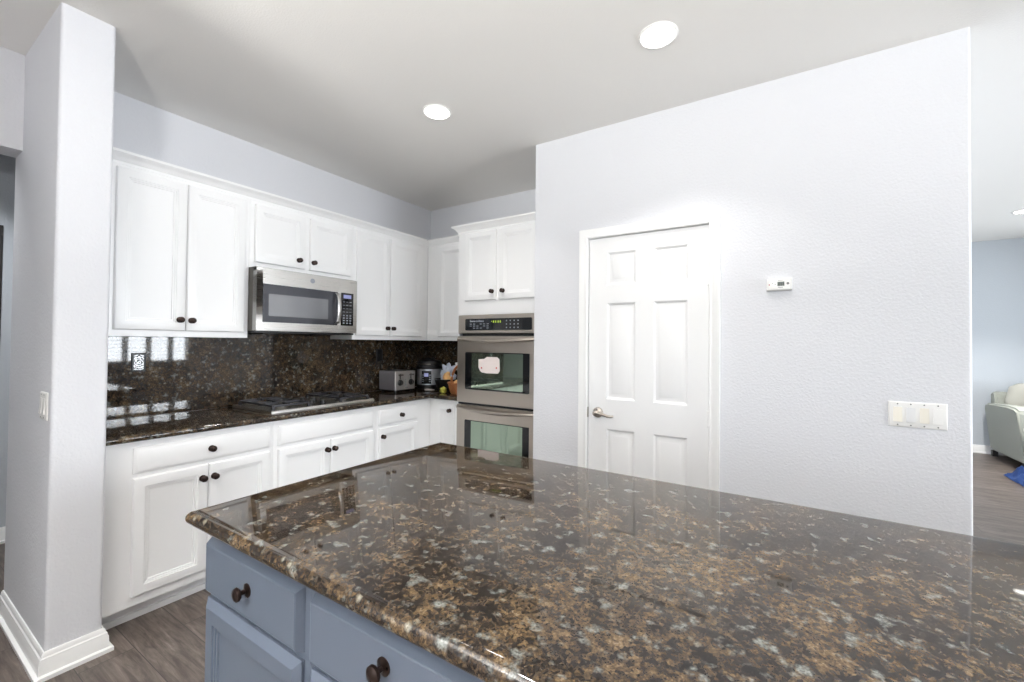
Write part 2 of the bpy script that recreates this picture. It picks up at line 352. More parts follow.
# east wall with shutter window and a living room window
def wall_with_holes(fm, u0, u1, v0, v1, w0, w1, holes):
    m = MB(); us = sorted({u0, u1, *[h[0] for h in holes], *[h[1] for h in holes]})
    for a, c in zip(us, us[1:]):
        hs = [h for h in holes if h[0] <= a and h[1] >= c]
        zs = [(v0, v1)]
        if hs: zs = [(v0, hs[0][2]), (hs[0][3], v1)]
        for z0, z1 in zs:
            if z1-z0 > 1e-4: m.fbox(fm, a, c, z0, z1, w0, w1)
    return m
WE = (1.12, 3.92, .90, 2.28); WL = (4.9, 6.9, .7, 2.3); WS = (-2.0, 2.6, .1, 2.25)
fE = face_map('W', XE); fS = face_map('N', YS)
struct(wall_with_holes(fE, YS, YL, 0, ZC, -.15, 0, [WE, WL]), 'wall_east', 'wall', 'east wall with the shuttered window', 'wall')
struct(wall_with_holes(fS, -4.43, XE, 0, ZC, -.15, 0, [WS]), 'wall_south', 'wall', 'south wall with the garden window', 'wall')
def window(name, fm, H, cols, label):
    u0, u1, v0, v1 = H
    t = thing(name, fm((u0+u1)/2, v0, -.08), label, 'window', kind='structure')
    f = MB().fbox(fm, u0, u0+.05, v0, v1, -.12, -.06).fbox(fm, u1-.05, u1, v0, v1, -.12, -.06).fbox(fm, u0+.05, u1-.05, v0, v0+.05, -.12, -.06).fbox(fm, u0+.05, u1-.05, v1-.05, v1, -.12, -.06)
    for k in range(1, cols):
        u = u0+(u1-u0)*k/cols; f.fbox(fm, u-.025, u+.025, v0+.05, v1-.05, -.12, -.06)
    f.obj('frame', 'trim', t); MB().fbox(fm, u0+.05, u1-.05, v0+.05, v1-.05, -.095, -.089).obj('glass', 'glass', t)
    return t
w1 = window('window_1', fE, WE, 2, 'wide window with white plantation shutters')
window('window_2', fS, WS, 3, 'wide garden window behind the kitchen'); window('window_3', fE, WL, 2, 'living area window')
sp = (WE[1]-WE[0])/8
for k in range(8):
    u0, u1 = WE[0]+k*sp+.004, WE[0]+(k+1)*sp-.004
    q = MB().fbox(fE, u0, u0+.04, WE[2], WE[3], -.045, -.015).fbox(fE, u1-.04, u1, WE[2], WE[3], -.045, -.015)
    q.fbox(fE, u0+.04, u1-.04, WE[2], WE[2]+.05, -.045, -.015).fbox(fE, u0+.04, u1-.04, WE[3]-.05, WE[3], -.045, -.015)
    for i in range(18):
        z = WE[2]+.085+i*(WE[3]-WE[2]-.14)/17.6; c, s_ = math.cos(.06)*.031, math.sin(.06)*.031
        q.rings([[fE(uu, z-s_-.003, -.03-c), fE(uu, z-s_+.003, -.03-c), fE(uu, z+s_+.003, -.03+c), fE(uu, z+s_-.003, -.03+c)] for uu in (u0+.042, u1-.042)])
    q.obj('shutter', 'trim', w1)
struct(MB().box(-8, 12, YS-8, YS-.3, -.2, -.1), 'ground_outside', 'grass', 'lawn outside the garden window', 'ground')

# baseboards
BB = [(0, 0), (.032, 0), (.032, .016), (.020, .020), (.018, .066), (.0145, .072), (.0145, .079), (.010, .084), (.009, .094), (.004, .102), (0, .102)]
fU = face_map('U', 0)
def baseboard(path, name, label): return struct(MB().sweep(path, BB, fU), name, 'trim', label, 'baseboard')
baseboard([(-3.318, YP0), (XP, YP0), (XP, YP1), (-2.618, YP1)], 'baseboard_stub', 'white stepped baseboard wrapping the pale wall end at left')
baseboard([(-4.43, 2.4), (-4.43, -4)][::-1], 'baseboard_hall', 'white baseboard along the far hallway wall')
baseboard([(XDR, YL), (4.2, YL)], 'baseboard_living', 'white baseboard under the living area wall behind the sofa')
baseboard([(DX1+.07, YD), (XDR, YD), (XDR, YL-.02)], 'baseboard_pantry', 'white baseboard of the pantry wall beyond the island')

# pantry door: six raised panels
def six_panel(fm, u0, u1, v0, v1, cols, rows, depth):
    m = MB(); us = sorted([u0, u1]+[x for c in cols for x in c]); vs_ = sorted([v0, v1]+[x for r in rows for x in r])
    bmx = bmesh.new()
    for a, c in zip(us, us[1:]):
        for d, e in zip(vs_, vs_[1:]):
            is_panel = any(abs(a-x[0]) < 1e-6 for x in cols) and any(abs(d-x[0]) < 1e-6 for x in rows)
            ring = lambda i, w_: [bmx.verts.new(fm(*q, w_)) for q in ((a+i, d+i), (c-i, d+i), (c-i, e-i), (a+i, e-i))]
            if not is_panel: bmx.faces.new(ring(0, 0)); continue
            L = [ring(i, w_) for i, w_ in ((0, 0), (.006, -.004), (.012, -.010), (.020, -.010), (.040, -.003), (.044, -.002))]
            for r0, r1 in zip(L, L[1:]):
                for j in range(4): bmx.faces.new((r0[j], r0[(j+1) % 4], r1[(j+1) % 4], r1[j]))
            bmx.faces.new(L[-1])
    c0 = [bmx.verts.new(fm(u, v, 0)) for u, v in ((u0, v0), (u1, v0), (u1, v1), (u0, v1))]; c1 = [bmx.verts.new(fm(u, v, -depth)) for u, v in ((u0, v0), (u1, v0), (u1, v1), (u0, v1))]
    for j in range(4): bmx.faces.new((c0[j], c0[(j+1) % 4], c1[(j+1) % 4], c1[j]))
    bmx.faces.new(c1); bmesh.ops.remove_doubles(bmx, verts=bmx.verts, dist=1e-5); bmesh.ops.recalc_face_normals(bmx, faces=bmx.faces)
    m.merge(bmx); return m
fD = face_map('S', YD+.012)
d = thing('door_1', (-.728, YD+.03, 0), 'white six-panel pantry door with a nickel lever in the pale wall', 'door', kind='structure')
six_panel(fD, -1.085, -.371, .008, 2.034, [(-.966, -.784), (-.674, -.482)], [(.24, .828), (1.014, 1.618), (1.733, 1.938)], .035).obj('slab', 'door', d, angle=20)
h = MB().lathe((-1.02, YD+.012, .925), (0, -1, 0), [(.033, 0), (.033, .004), (.029, .010), (.016, .014), (.012, .018), (.012, .038), (.016, .042), (.016, .056), (.010, .060), (0, .060)], 28)
lever = h.tube([(-1.02, YD-.037, .925), (-1.0, YD-.040, .926), (-.97, YD-.042, .921), (-.94, YD-.043, .915), (-.915, YD-.041, .914), (-.903, YD-.036, .918)], [.012, .0105, .009, .0085, .0085, .006], 12)
h.obj('lever_handle', 'nickel', d)
for z in (1.74, .95, .22):
    MB().lathe((-.369, YD-.002, z-.045), (0, 0, 1), [(.004, 0), (.007, .003), (.007, .087), (.004, .09)], 12).box(-.38, -.36, YD+.004, YD+.0125, z-.044, z+.044).obj('hinge', 'trim', d)
MB().box(DX0+.0005, DX0+.0035, YD+.0, YD+.03, .89, .955).obj('strike_plate', 'nickel', d)
CAS = [(0, 0), (0, .011), (.006, .014), (.012, .012), (.022, .013), (.030, .016), (.040, .017), (.048, .019), (.056, .019), (.057, 0)]
struct(MB().sweep([(DX0+.001, 0), (DX0+.001, DZ), (DX1-.001, DZ), (DX1-.001, 0)], [(-a, c) for a, c in CAS], face_map('S', YD)), 'trim_1', 'trim', 'white moulded casing framing the pantry door', 'door casing')
j = MB().box(DX0-.02, DX0, YD, YD+.12, 0, DZ).box(DX1, DX1+.02, YD, YD+.12, 0, DZ).box(DX0-.02, DX1+.02, YD, YD+.12, DZ, DZ+.02)
struct(j, 'trim_2', 'trim', 'white jamb lining the pantry doorway', 'door jamb')
# dark door leaf glimpsed in the hallway
hd = tag(MB().panel(face_map('E', -4.425), -.30, .572, .01, 2.11, [(0, 0), (.003, .004), (.11, .004), (.12, -.004), (.2, -.004)], -.004).obj('door_2', 'leather'), 'dark door in the hallway at the far left edge', 'door', kind='structure')

# ------------------------------------------------------------------ cabinetry
KNOB = [(.0165, 0), (.0165, .002), (.013, .0035), (.006, .006), (.0055, .014), (.0075, .017), (.0145, .019), (.0165, .022), (.0155, .0265), (.010, .030), (0, .0312)]
def knob(fm, u, v, w_, parent, scale=1.0):
    o = Vector(fm(u, v, w_)); ax = Vector(fm(u, v, w_+1))-o
    return MB().lathe(o, ax, [(r*scale, h_*scale) for r, h_ in KNOB], 24).obj('knob', 'bronze', parent)
DOORP = [(0, -.007), (.004, -.001), (.007, 0), (.045, 0), (.047, -.004), (.053, -.004), (.055, -.008), (.062, -.008), (.064, -.0125), (.074, -.0135)]
DOORP_ISLAND = [(0, -.012), (.016, -.001), (.018, 0), (.052, 0), (.054, -.004), (.059, -.004), (.061, -.007), (.067, -.007), (.069, -.011), (.078, -.012)]
DRAWP = [(0, -.010), (.003, -.0085), (.013, -.0005), (.015, 0)]
def cab_door(fm, u0, u1, v0, v1, parent, knob_at=None, mat='cabinet', prof=DOORP, name='door', ks=1.0, th=.019):
    o = MB().panel(fm, u0, u1, v0, v1, [(i, w_+th) for i, w_ in prof], .0005).obj(name, mat, parent, angle=25)
    if knob_at: knob(fm, knob_at[0], knob_at[1], th, o, ks)
    return o
XUF, XBF = -2.896, -2.622                         # face-frame planes of wall and base cabinets
fu = face_map('E', XUF); fb = face_map('E', XBF)
def wall_body(fm, u0, u1, v0, v1, depth, parent, seam=.0006):
    # box with a recessed underside
    u0 += seam; u1 -= seam
    pr = lambda i, v, dd=0: [fm(u0+i, v, -depth+i), fm(u1-i, v, -depth+i), fm(u1-i, v, 0-i), fm(u0+i, v, 0-i)]
    return MB().rings([pr(.018, v0+.022), pr(.018, v0), pr(0, v0), pr(0, v1)]).obj('carcass', 'cabinet', parent)
UD = XUF-XA-.0005
UZ0, UZ1, DT = 1.377, 2.268, 2.243
t = thing('upper_cabinet', (-3.04, 1.005, UZ0), 'tall two-door white upper cabinet nearest the pale wall end', 'cabinet', 'white upper cabinets')
wall_body(fu, YP1, 1.376, UZ0, UZ1, UD, t)
cab_door(fu, .737, 1.040, 1.410, DT, t, (1.013, 1.472)); cab_door(fu, 1.044, 1.350, 1.410, DT, t, (1.068, 1.470))
t = thing('upper_cabinet', (-3.04, 1.75, 1.826), 'short two-door white upper cabinet above the microwave', 'cabinet', 'white upper cabinets')
wall_body(fu, 1.376, 2.140, 1.826, UZ1, UD, t)
cab_door(fu, 1.405, 1.738, 1.864, DT-.008, t, (1.692, 1.920)); cab_door(fu, 1.776, 2.115, 1.864, DT-.008, t, (1.800, 1.920))
t = thing('upper_cabinet', (-3.04, 2.55, UZ0), 'tall two-door white upper cabinet between microwave and inner corner', 'cabinet', 'white upper cabinets')
wall_body(fu, 2.140, 2.964, UZ0, UZ1, UD, t)
cab_door(fu, 2.166, 2.500, 1.410, DT, t, (2.472, 1.474)); cab_door(fu, 2.507, 2.888, 1.410, DT, t, (2.535, 1.474))
YUF = 2.966; fub = face_map('S', YUF)
t = thing('upper_cabinet', (-2.6, 3.13, UZ0), 'narrow white upper cabinet in the corner beside the oven tower', 'cabinet', 'white upper cabinets')
wall_body(fub, XUF+.001, -2.276, UZ0, UZ1, YB-YUF-.0005, t)
cab_door(fub, -2.748, -2.30, 1.410, DT, t)
CROWN = [(0, 0), (.005, 0), (.005, .014), (.012, .018), (.020, .030), (.031, .040), (.042, .046), (.046, .050), (.046, .062), (.0, .062)]
tag(MB().sweep([(XUF, YP1+.001), (XUF, YUF), (-2.276, YUF)], [(max(a, .0008), c+2.258) for a, c in CROWN], fU).obj('crown_molding', 'cabinet', angle=25), 'white crown moulding running along the top of the upper cabinets', 'molding')

# base cabinets
def base_body(fm, u0, u1, depth, parent, mat='cabinet', top=.874, toe=.085):
    m = MB(); a, c = u0+.0006, u1-.0006
    prof = [(-depth, 0), (-toe, 0), (-toe, .100), (0, .100), (0, top), (-depth, top)]
    m.rings([[fm(u, v, w_) for w_, v in prof] for u in (a, c)]); o = m.obj('carcass', mat, parent)
    MB().fbox(fm, a, c, .0005, .030, -toe+.0005, -toe+.012, .003).obj('toe_molding', mat, parent); return o
BD = XBF-XA-.0005
t = thing('base_cabinet', (-2.9, 1.02, 0), 'white base cabinet with one drawer and two doors beside the wall end', 'cabinet', 'white base cabinets')
base_body(fb, YP1+.001, 1.400, BD, t)
cab_door(fb, .750, 1.376, .722, .845, t, (1.070, .783), prof=DRAWP, name='drawer')
cab_door(fb, .750, 1.058, .146, .702, t, (1.031, .634)); cab_door(fb, 1.062, 1.376, .146, .702, t, (1.085, .634))
t = thing('base_cabinet', (-2.9, 1.78, 0), 'white base cabinet with plain false drawer front below the cooktop', 'cabinet', 'white base cabinets')
base_body(fb, 1.400, 2.152, BD, t)
cab_door(fb, 1.428, 2.126, .722, .845, t, prof=DRAWP, name='false_drawer_front')
cab_door(fb, 1.428, 1.773, .146, .702, t, (1.747, .637)); cab_door(fb, 1.777, 2.126, .146, .702, t, (1.800, .637))
t = thing('base_cabinet', (-2.9, 2.5, 0), 'white base cabinet with one drawer below the toaster', 'cabinet', 'white base cabinets')
YBF = 2.735; fbb = face_map('S', YBF)
base_body(fb, 2.152, 3.297, BD, t)
cab_door(fb, 2.182, 2.575, .722, .845, t, (2.392, .783), prof=DRAWP, name='drawer')
cab_door(fb, 2.182, 2.575, .146, .702, t, (2.209, .640))
t = thing('base_cabinet', (-2.45, 3.0, 0), 'narrow white corner base cabinet beside the double oven', 'cabinet', 'white base cabinets')
base_body(fbb, XBF+.001, -2.276, YB-YBF-.0005, t)
cab_door(fbb, -2.527, -2.340, .146, .842, t, (-2.380, .793))

# counter: bullnosed L slab
def slab_rings(poly, prof):
    """poly counter-clockwise; prof (inset, z)"""
    n = len(poly); P = [Vector(p) for p in poly]; out = []
    for ins, z in prof:
        r = []
        for i in range(n):
            d0 = (P[i]-P[i-1]).normalized(); d1 = (P[(i+1) % n]-P[i]).normalized()
            n0 = Vector((-d0.y, d0.x)); n1 = Vector((-d1.y, d1.x)); m_ = n0+n1; m_ = m_/m_.dot(n0)
            q = P[i]+m_*ins; r.append((q.x, q.y, z))
        out.append(r)
    return MB().rings(out)
def nose(zt, th, step=.0):
    r = th/2; P = [(.020, zt-th), (r*.9, zt-th)]
    P += [(r-r*math.sin(a), zt-r-r*math.cos(a)) for a in [PI*k/12 for k in range(1, 11)]]
    P += [(r*.72, zt-.0025), (r*.80, zt-.0018), (r*1.0, zt-.0004), (r*1.25, zt)]
    return P
CF = -2.583
L = [(XA+.0005, YP1+.001), (CF, YP1+.001), (CF, 2.698), (-2.277, 2.698), (-2.277, YB-.0005), (XA+.0005, YB-.0005)]
tag(slab_rings(L, nose(.914, .036)).obj('countertop', 'granite', angle=30), 'dark brown granite L-shaped countertop on the white base cabinets', 'countertop')
tag(MB().box(XA+.0005, XA+.02, YP1+.001, YB-.0005, .9145, 1.3765).box(XA+.0005, XA+.02, 1.3775, 2.1385, 1.376, 1.825).obj('backsplash', 'granite'), 'polished dark granite backsplash behind cooktop and toaster', 'backsplash')
tag(MB().box(XA+.021, -2.277, YB-.02, YB-.0005, .9145, 1.3765).obj('backsplash', 'granite'), 'short dark granite backsplash behind the bags in the corner', 'backsplash')

# oven tower
XO0, XO1, YO = -2.275, XDL-.001, 2.682
fo = face_map('S', YO)
t = thing('oven_cabinet', (-1.88, 3.0, 0), 'tall white oven tower cabinet with two top doors', 'cabinet')
m = MB().box(XO0, XO1, YO, YB-.0005, 1.582, 2.268).box(XO0, XO0+.02, YO, YB-.0005, .1, 1.582).box(XO1-.006, XO1, YO, YB-.0005, .1, 1.582).box(XO0+.02, XO1-.006, YO, YB-.0005, .1, .28).box(XO0+.02, XO1-.006, YB-.02, YB-.0005, .28, 1.582).box(XO0, XO1, YO+.07, YB-.0005, 0, .1)
m.obj('carcass', 'cabinet', t)
cab_door(fo, -2.197, -1.892, 1.693, 2.236, t, (-1.922, 1.757)); cab_door(fo, -1.864, -1.53, 1.693, 2.236, t, (-1.822, 1.757))
MB().sweep([(XO0, 2.915), (XO0, YO), (XO1, YO)], [(a, c+2.243) for a, c in CROWN], fU).obj('crown', 'cabinet', t, angle=25)
cab_door(fo, -2.25, -1.53, .12, .27, t, prof=DRAWP, name='drawer')
# double wall oven
ox0, ox1 = -2.251, -1.498
t = thing('double_oven', (-1.88, 2.9, .285), 'stainless double wall oven set in the white tower', 'oven')
MB().box(ox0+.02, ox1-.02, YO+.002, YB-.1, .285, 1.575).obj('body', 'black', t)
cp = MB().panel(fo, ox0, ox1, 1.432, 1.579, [(0, .020), (.004, .026), (.006, .026)], .001).obj('control_panel', 'steel_x', t)
def round_rect(u0, u1, v0, v1, r, seg=4):
    P = []
    for (cx, cy, a) in ((u1-r, v0+r, -PI/2), (u1-r, v1-r, 0), (u0+r, v1-r, PI/2), (u0+r, v0+r, PI)):
        P += [(cx+r*math.cos(a+k*PI/2/seg), cy+r*math.sin(a+k*PI/2/seg)) for k in range(seg+1)]
    return P
cg = MB().prism(fo, round_rect(-2.176, -1.56, 1.458, 1.548, .010), .026, .0285).obj('display_glass', 'blackgloss', cp)
mk = MB()
for k in range(11): mk.fbox(fo, -2.128+k*.0125, -2.128+k*.0125+(.009 if k != 4 else .006), 1.522, 1.533+.004*(k in (0, 7)), .0286, .0289)
for r_ in range(3):
    for k in range(6):
        if (r_*7+k*3) % 4: mk.fbox(fo, -2.13+k*.033, -2.13+k*.033+.02, 1.472+r_*.016, 1.477+r_*.016, .0286, .0289)
for r_ in range(3):
    for k in range(4): mk.fbox(fo, -1.785+k*.034, -1.775+k*.034, 1.472+r_*.026, 1.481+r_*.026, .0286, .0289)
mk.obj('key_pattern', 'mark', cg)
cl = MB()
for k, u in enumerate((-1.905, -1.885, -1.862, -1.842)): cl.fbox(fo, u, u+.011, 1.514, 1.531, .0286, .0290)
cl.fbox(fo, -1.92, -1.915, 1.52, 1.53, .0286, .029).obj('clock_display', 'green_led', cg)
def oven_door(v0, v1, g0, g1, hz):
    dr = MB()
    # steel frame around the window
    b_ = bmesh.new(); us = [ox0, -2.170, -1.575, ox1]; vv = [v0, g0, g1, v1]
    for i in range(3):
        for k in range(3):
            if i == 1 and k == 1: continue
            dr.fbox(fo, us[i], us[i+1], vv[k], vv[k+1], .004, .030)
    o = dr.obj('oven_door', 'steel_x', t)
    MB().prism(fo, round_rect(-2.170, -1.575, g0, g1, .012), .006, .0312).obj('window_border', 'blackgloss', o)
    MB().prism(fo, round_rect(-2.105, -1.630, g0+.012, g1-.006, .006), .0312, .0322).obj('window_glass', 'oven_glass', o)
    hh = MB(); pts = []
    for k in range(21):
        a = k/20; bow = math.sin(PI*a); pts.append(fo(ox0+.02+a*(ox1-ox0-.04), hz-.014*bow+.004, .048+.036*bow**.6))
    hh.tube(pts, [.007+.007*math.sin(PI*k/20)**.5 for k in range(21)], 12)
    for u in (ox0+.022, ox1-.022): hh.fbox(fo, u-.012, u+.012, hz-.010, hz+.012, .0301, .050, .004)
    hh.obj('handle', 'steel_x', o)
    return o
oven_door(.888, 1.412, .992, 1.285, 1.384); oven_door(.305, .868, .40, .752, .846)
MB().box(ox0+.004, ox1-.004, YO-.018, YO-.001, .872, .884).obj('vent_slot', 'black', t)
# paper on the upper oven window
pp = MB().prism(fo, [(-2.020, 1.143), (-2.035, 1.17), (-2.035, 1.232), (-1.98, 1.236), (-1.955, 1.252), (-1.86, 1.252), (-1.838, 1.236), (-1.834, 1.150), (-1.85, 1.128), (-1.96, 1.126), (-2.005, 1.132)], .0324, .0336)
po = tag(pp.obj('paper_tag', 'paper', origin=(-1.93, YO-.0324, 1.126)), 'pale pink paper tag stuck on the upper oven window', 'paper')
for u, v in ((-2.005, 1.166), (-1.865, 1.17)): MB().lathe(fo(u, v, .0337), (0, -1, 0), [(.007, 0), (.006, .0006), (0, .0006)], 12).obj('printed_spot', 'red_dot', po)

# ------------------------------------------------------------------ microwave
fm_ = face_map('E', -2.80)
t = thing('microwave', (-3.0, 1.735, 1.418), 'stainless over-the-range microwave below the short wall cabinet', 'microwave')
MB().box(XA+.021, -2.845, 1.379, 2.110, 1.422, 1.8255).obj('case', 'steel_side', t)
MB().box(XA+.025, -2.83, 1.385, 2.105, 1.410, 1.4215).box(-3.10, -2.95, 1.5, 1.62, 1.405, 1.41).box(-3.10, -2.95, 1.88, 2.0, 1.405, 1.41).obj('underside_vent', 'black', t)
MB().fbox(fm_, 1.379, 2.110, 1.800, 1.8255, -.0449, -.012).obj('top_grille', 'steel_side', t)
dr = MB(); us = [1.379, 1.416, 1.912, 1.952]; vv = [1.424, 1.478, 1.722, 1.822]
for i in range(3):
    for k in range(3):
        if (i, k) != (1, 1): dr.fbox(fm_, us[i], us[i+1], vv[k], vv[k+1], -.0448, 0)
do = dr.obj('door', 'steel_y', t)
MB().prism(fm_, round_rect(1.4163, 1.945, 1.4783, 1.7217, .006), -.03, .0012).obj('door_glass', 'micro_glass', do)
MB().prism(fm_, round_rect(1.452, 1.868, 1.518, 1.660, .006), .0012, .002).obj('mesh_window', 'micro_mesh', do)
pts = [(1.931, 1.488, .012), (1.931, 1.50, .030), (1.931, 1.545, .042), (1.931, 1.60, .046), (1.931, 1.655, .042), (1.931, 1.70, .030), (1.931, 1.714, .012)]
hm = MB(); hm.rings([[fm_(u-.011, v, w_-.006), fm_(u+.011, v, w_-.006), fm_(u+.013, v, w_+.003), fm_(u, v, w_+.007), fm_(u-.013, v, w_+.003)] for u, v, w_ in [(1.931, 1.488, .008)]+pts[1:-1]+[(1.931, 1.714, .008)]])
hm.obj('handle', 'steel_y', do)
MB().lathe(fm_(1.747, 1.778, 0), (1, 0, 0), [(.017, 0), (.017, .0015), (.014, .002), (.0, .002)], 24).obj('round_emblem', 'mark', do)
cp = MB().fbox(fm_, 1.954, 2.110, 1.424, 1.822, -.0448, 0, .002).obj('control_panel', 'steel_y', t)
kp = MB().prism(fm_, round_rect(1.972, 2.078, 1.478, 1.722, .004), .0002, .0015).obj('keypad', 'blackgloss', cp)
mk = MB()
for r_ in range(4):
    for k in range(3): mk.fbox(fm_, 1.990+k*.028, 2.004+k*.028, 1.492+r_*.019, 1.501+r_*.019, .0016, .002)
for r_ in range(4):
    for k in range(3): mk.fbox(fm_, 1.988+k*.028, 2.006+k*.028, 1.578+r_*.025, 1.5815+r_*.025, .0016, .002)
mk.obj('key_pattern', 'mark', kp)
MB().fbox(fm_, 1.992, 2.058, 1.681, 1.708, .0016, .0022).obj('display', 'blue_led', kp)

# ------------------------------------------------------------------ cooktop
cx0, cx1, cy0, cy1, cz = -3.135, -2.652, 1.405, 2.165, .9145
t = thing('gas_cooktop', (-2.89, 1.785, cz), 'stainless gas cooktop with black grates set on the granite', 'cooktop')
def crect(i, z): return [(cx0+i, cy0+i, z), (cx1-i, cy0+i, z), (cx1-i, cy1-i, z), (cx0+i, cy1-i, z)]
MB().rings([crect(0, cz), crect(0, cz+.010), crect(.004, cz+.016), crect(.020, cz+.016), crect(.03, cz+.009)]).obj('steel_tray', 'steel_y', t)
def burner(x, y, r):
    o = MB().lathe((x, y, cz+.009), (0, 0, 1), [(r*1.25, 0), (r*1.25, .003), (r, .005), (r, .012), (r*.8, .014), (0, .014)], 28).obj('burner', 'steel_side', t)
    MB().lathe((x, y, cz+.0232), (0, 0, 1), [(r*.9, 0), (r*.92, .003), (r*.85, .007), (r*.5, .008), (0, .008)], 28).obj('burner_cap', 'iron', o)
bl = [(-2.79, 1.535, .045), (-3.0, 1.545, .036), (-2.80, 1.985, .036), (-3.0, 2.02, .05)]
for x_, y_, r_ in bl: burner(x_, y_, r_)
def grate(y0, y1, x0, x1, centres):
    g = MB(); z0, z1 = cz+.034, cz+.046; wd = .006
    for y in (y0, y1): g.box(x0, x1, y-wd, y+wd, z0, z1, .002)
    for x in (x0, x1, (x0+x1)/2): g.box(x-wd, x+wd, y0, y1, z0, z1, .002)
    for x, y, _ in centres:
        for k in range(4):
            a = k*PI/2; dx, dy = math.cos(a), math.sin(a)
            ex = (x0 if dx < 0 else x1) if abs(dx) > .5 and ((dx < 0) == (x < (x0+x1)/2)) else x+dx*.1
            ey = (y0 if dy < 0 else y1) if abs(dy) > .5 else y
            p0 = (x+dx*.026, y+dy*.026); p1 = (ex, ey)
            g.box(min(p0[0], p1[0])-(0 if abs(dx) > .5 else .0045), max(p0[0], p1[0])+(0 if abs(dx) > .5 else .0045),
                  min(p0[1], p1[1])-(0 if abs(dy) > .5 else .0045), max(p0[1], p1[1])+(0 if abs(dy) > .5 else .0045), z0+.002, z1+.004, .0015)
    for x in (x0, x1):
        for y in (y0, y1): g.box(x-.008, x+.008, y-.008, y+.008, cz+.0095, z0+.002, .002)
    g.obj('grate', 'iron', t)
grate(1.435, 1.665, -3.10, -2.690, bl[:2]); grate(1.905, 2.135, -3.10, -2.690, bl[2:])
for k, (x_, y_) in enumerate([(-2.72, 1.785), (-2.80, 1.752), (-2.88, 1.818), (-2.96, 1.785)]):
    o = MB().lathe((x_, y_, cz+.0095), (0, 0, 1), [(.021, 0), (.021, .006), (.017, .009), (.0155, .026), (.012, .029), (0, .029)], 24).obj('control_knob', 'black', t)
    MB().box(x_-.003, x_+.003, y_-.015, y_+.015, cz+.0387, cz+.043, .001).obj('knob_grip', 'steel_side', o)

# ------------------------------------------------------------------ things on the counter
def toaster():
    x0, x1, y0, y1, z0, z1 = -3.105, -2.895, 2.585, 2.822, .936, 1.102
    t = thing('toaster', ((x0+x1)/2, (y0+y1)/2, .9145), 'stainless four-slice toaster with two dials near the counter corner', 'toaster')
    P = [(y0+.004, z0), (y1-.004, z0)]+[(y1-.014+.014*math.cos(a), z1-.014+.014*math.sin(a)) for a in [k*PI/8 for k in range(5)]]+[(y0+.014+.014*math.cos(a), z1-.014+.014*math.sin(a)) for a in [PI/2+k*PI/8 for k in range(5)]]
    MB().rings([[(x, *q) for q in P] for x in (x0, x1-.012)]).obj('body', 'steel_toaster', t)
    f = face_map('E', x1-.012)
    fp = MB().rings([[(x1-.0118, *q) for q in P], [(x1-.004, *q) for q in P], [(x1, (q[0]-(y0+y1)/2)*.97+(y0+y1)/2, (q[1]-(z0+z1)/2)*.97+(z0+z1)/2) for q in P]]).obj('front_panel', 'steel_front', t)
    fx = face_map('E', x1+.0002)
    for u in (y0+.055, y1-.055):
        o = MB().lathe(fx(u, 1.0, 0), (1, 0, 0), [(.027, 0), (.027, .004), (.023, .006), (.020, .020), (.017, .022), (0, .022)], 24).obj('dial', 'black', t)
        MB().fbox(fx, u-.003, u+.003, .984, 1.016, .0222, .026, .001).obj('dial_grip', 'steel_side', o)
        MB().fbox(fx, u-.005, u+.005, 1.03, 1.078, 0, .0012).obj('lever_slot', 'black', t)
        MB().fbox(fx, u-.022, u+.022, 1.062, 1.074, .0014, .020, .003).obj('lever', 'steel_side', t)
    for k in range(4): MB().fbox(fx, (y0+y1)/2-.006, (y0+y1)/2+.006, .972+k*.017, .981+k*.017, .0, .003, .001).obj('button', 'mark', t)
    MB().fbox(fx, (y0+y1)/2+.0, (y0+y1)/2+.03, .950, .956, .0, .001).obj('name_badge', 'mark', t)
    for k in range(4):
        y = y0+.038+k*.0535; MB().box(x0+.03, x1-.035, y-.012, y+.012, z1-.0005, z1+.0015, .0005).obj('bread_slot', 'black', t)
    MB().box(x0+.006, x1-.01, y0+.008, y1-.008, z0-.010, z0-.0002).obj('base', 'black', t)
    for x in (x0+.025, x1-.025):
        for y in (y0+.025, y1-.025): MB().lathe((x, y, .9145), (0, 0, 1), [(.011, 0), (.012, .002), (.011, .0113), (0, .0113)], 14).obj('foot', 'black', t)
M['steel_toaster'] = steel('toaster_steel', srgb(168, 166, 172), 'x', .38, .7)
M['steel_front'] = steel('toaster_front_steel', srgb(196, 192, 188), 'y', .34, .65)
toaster()
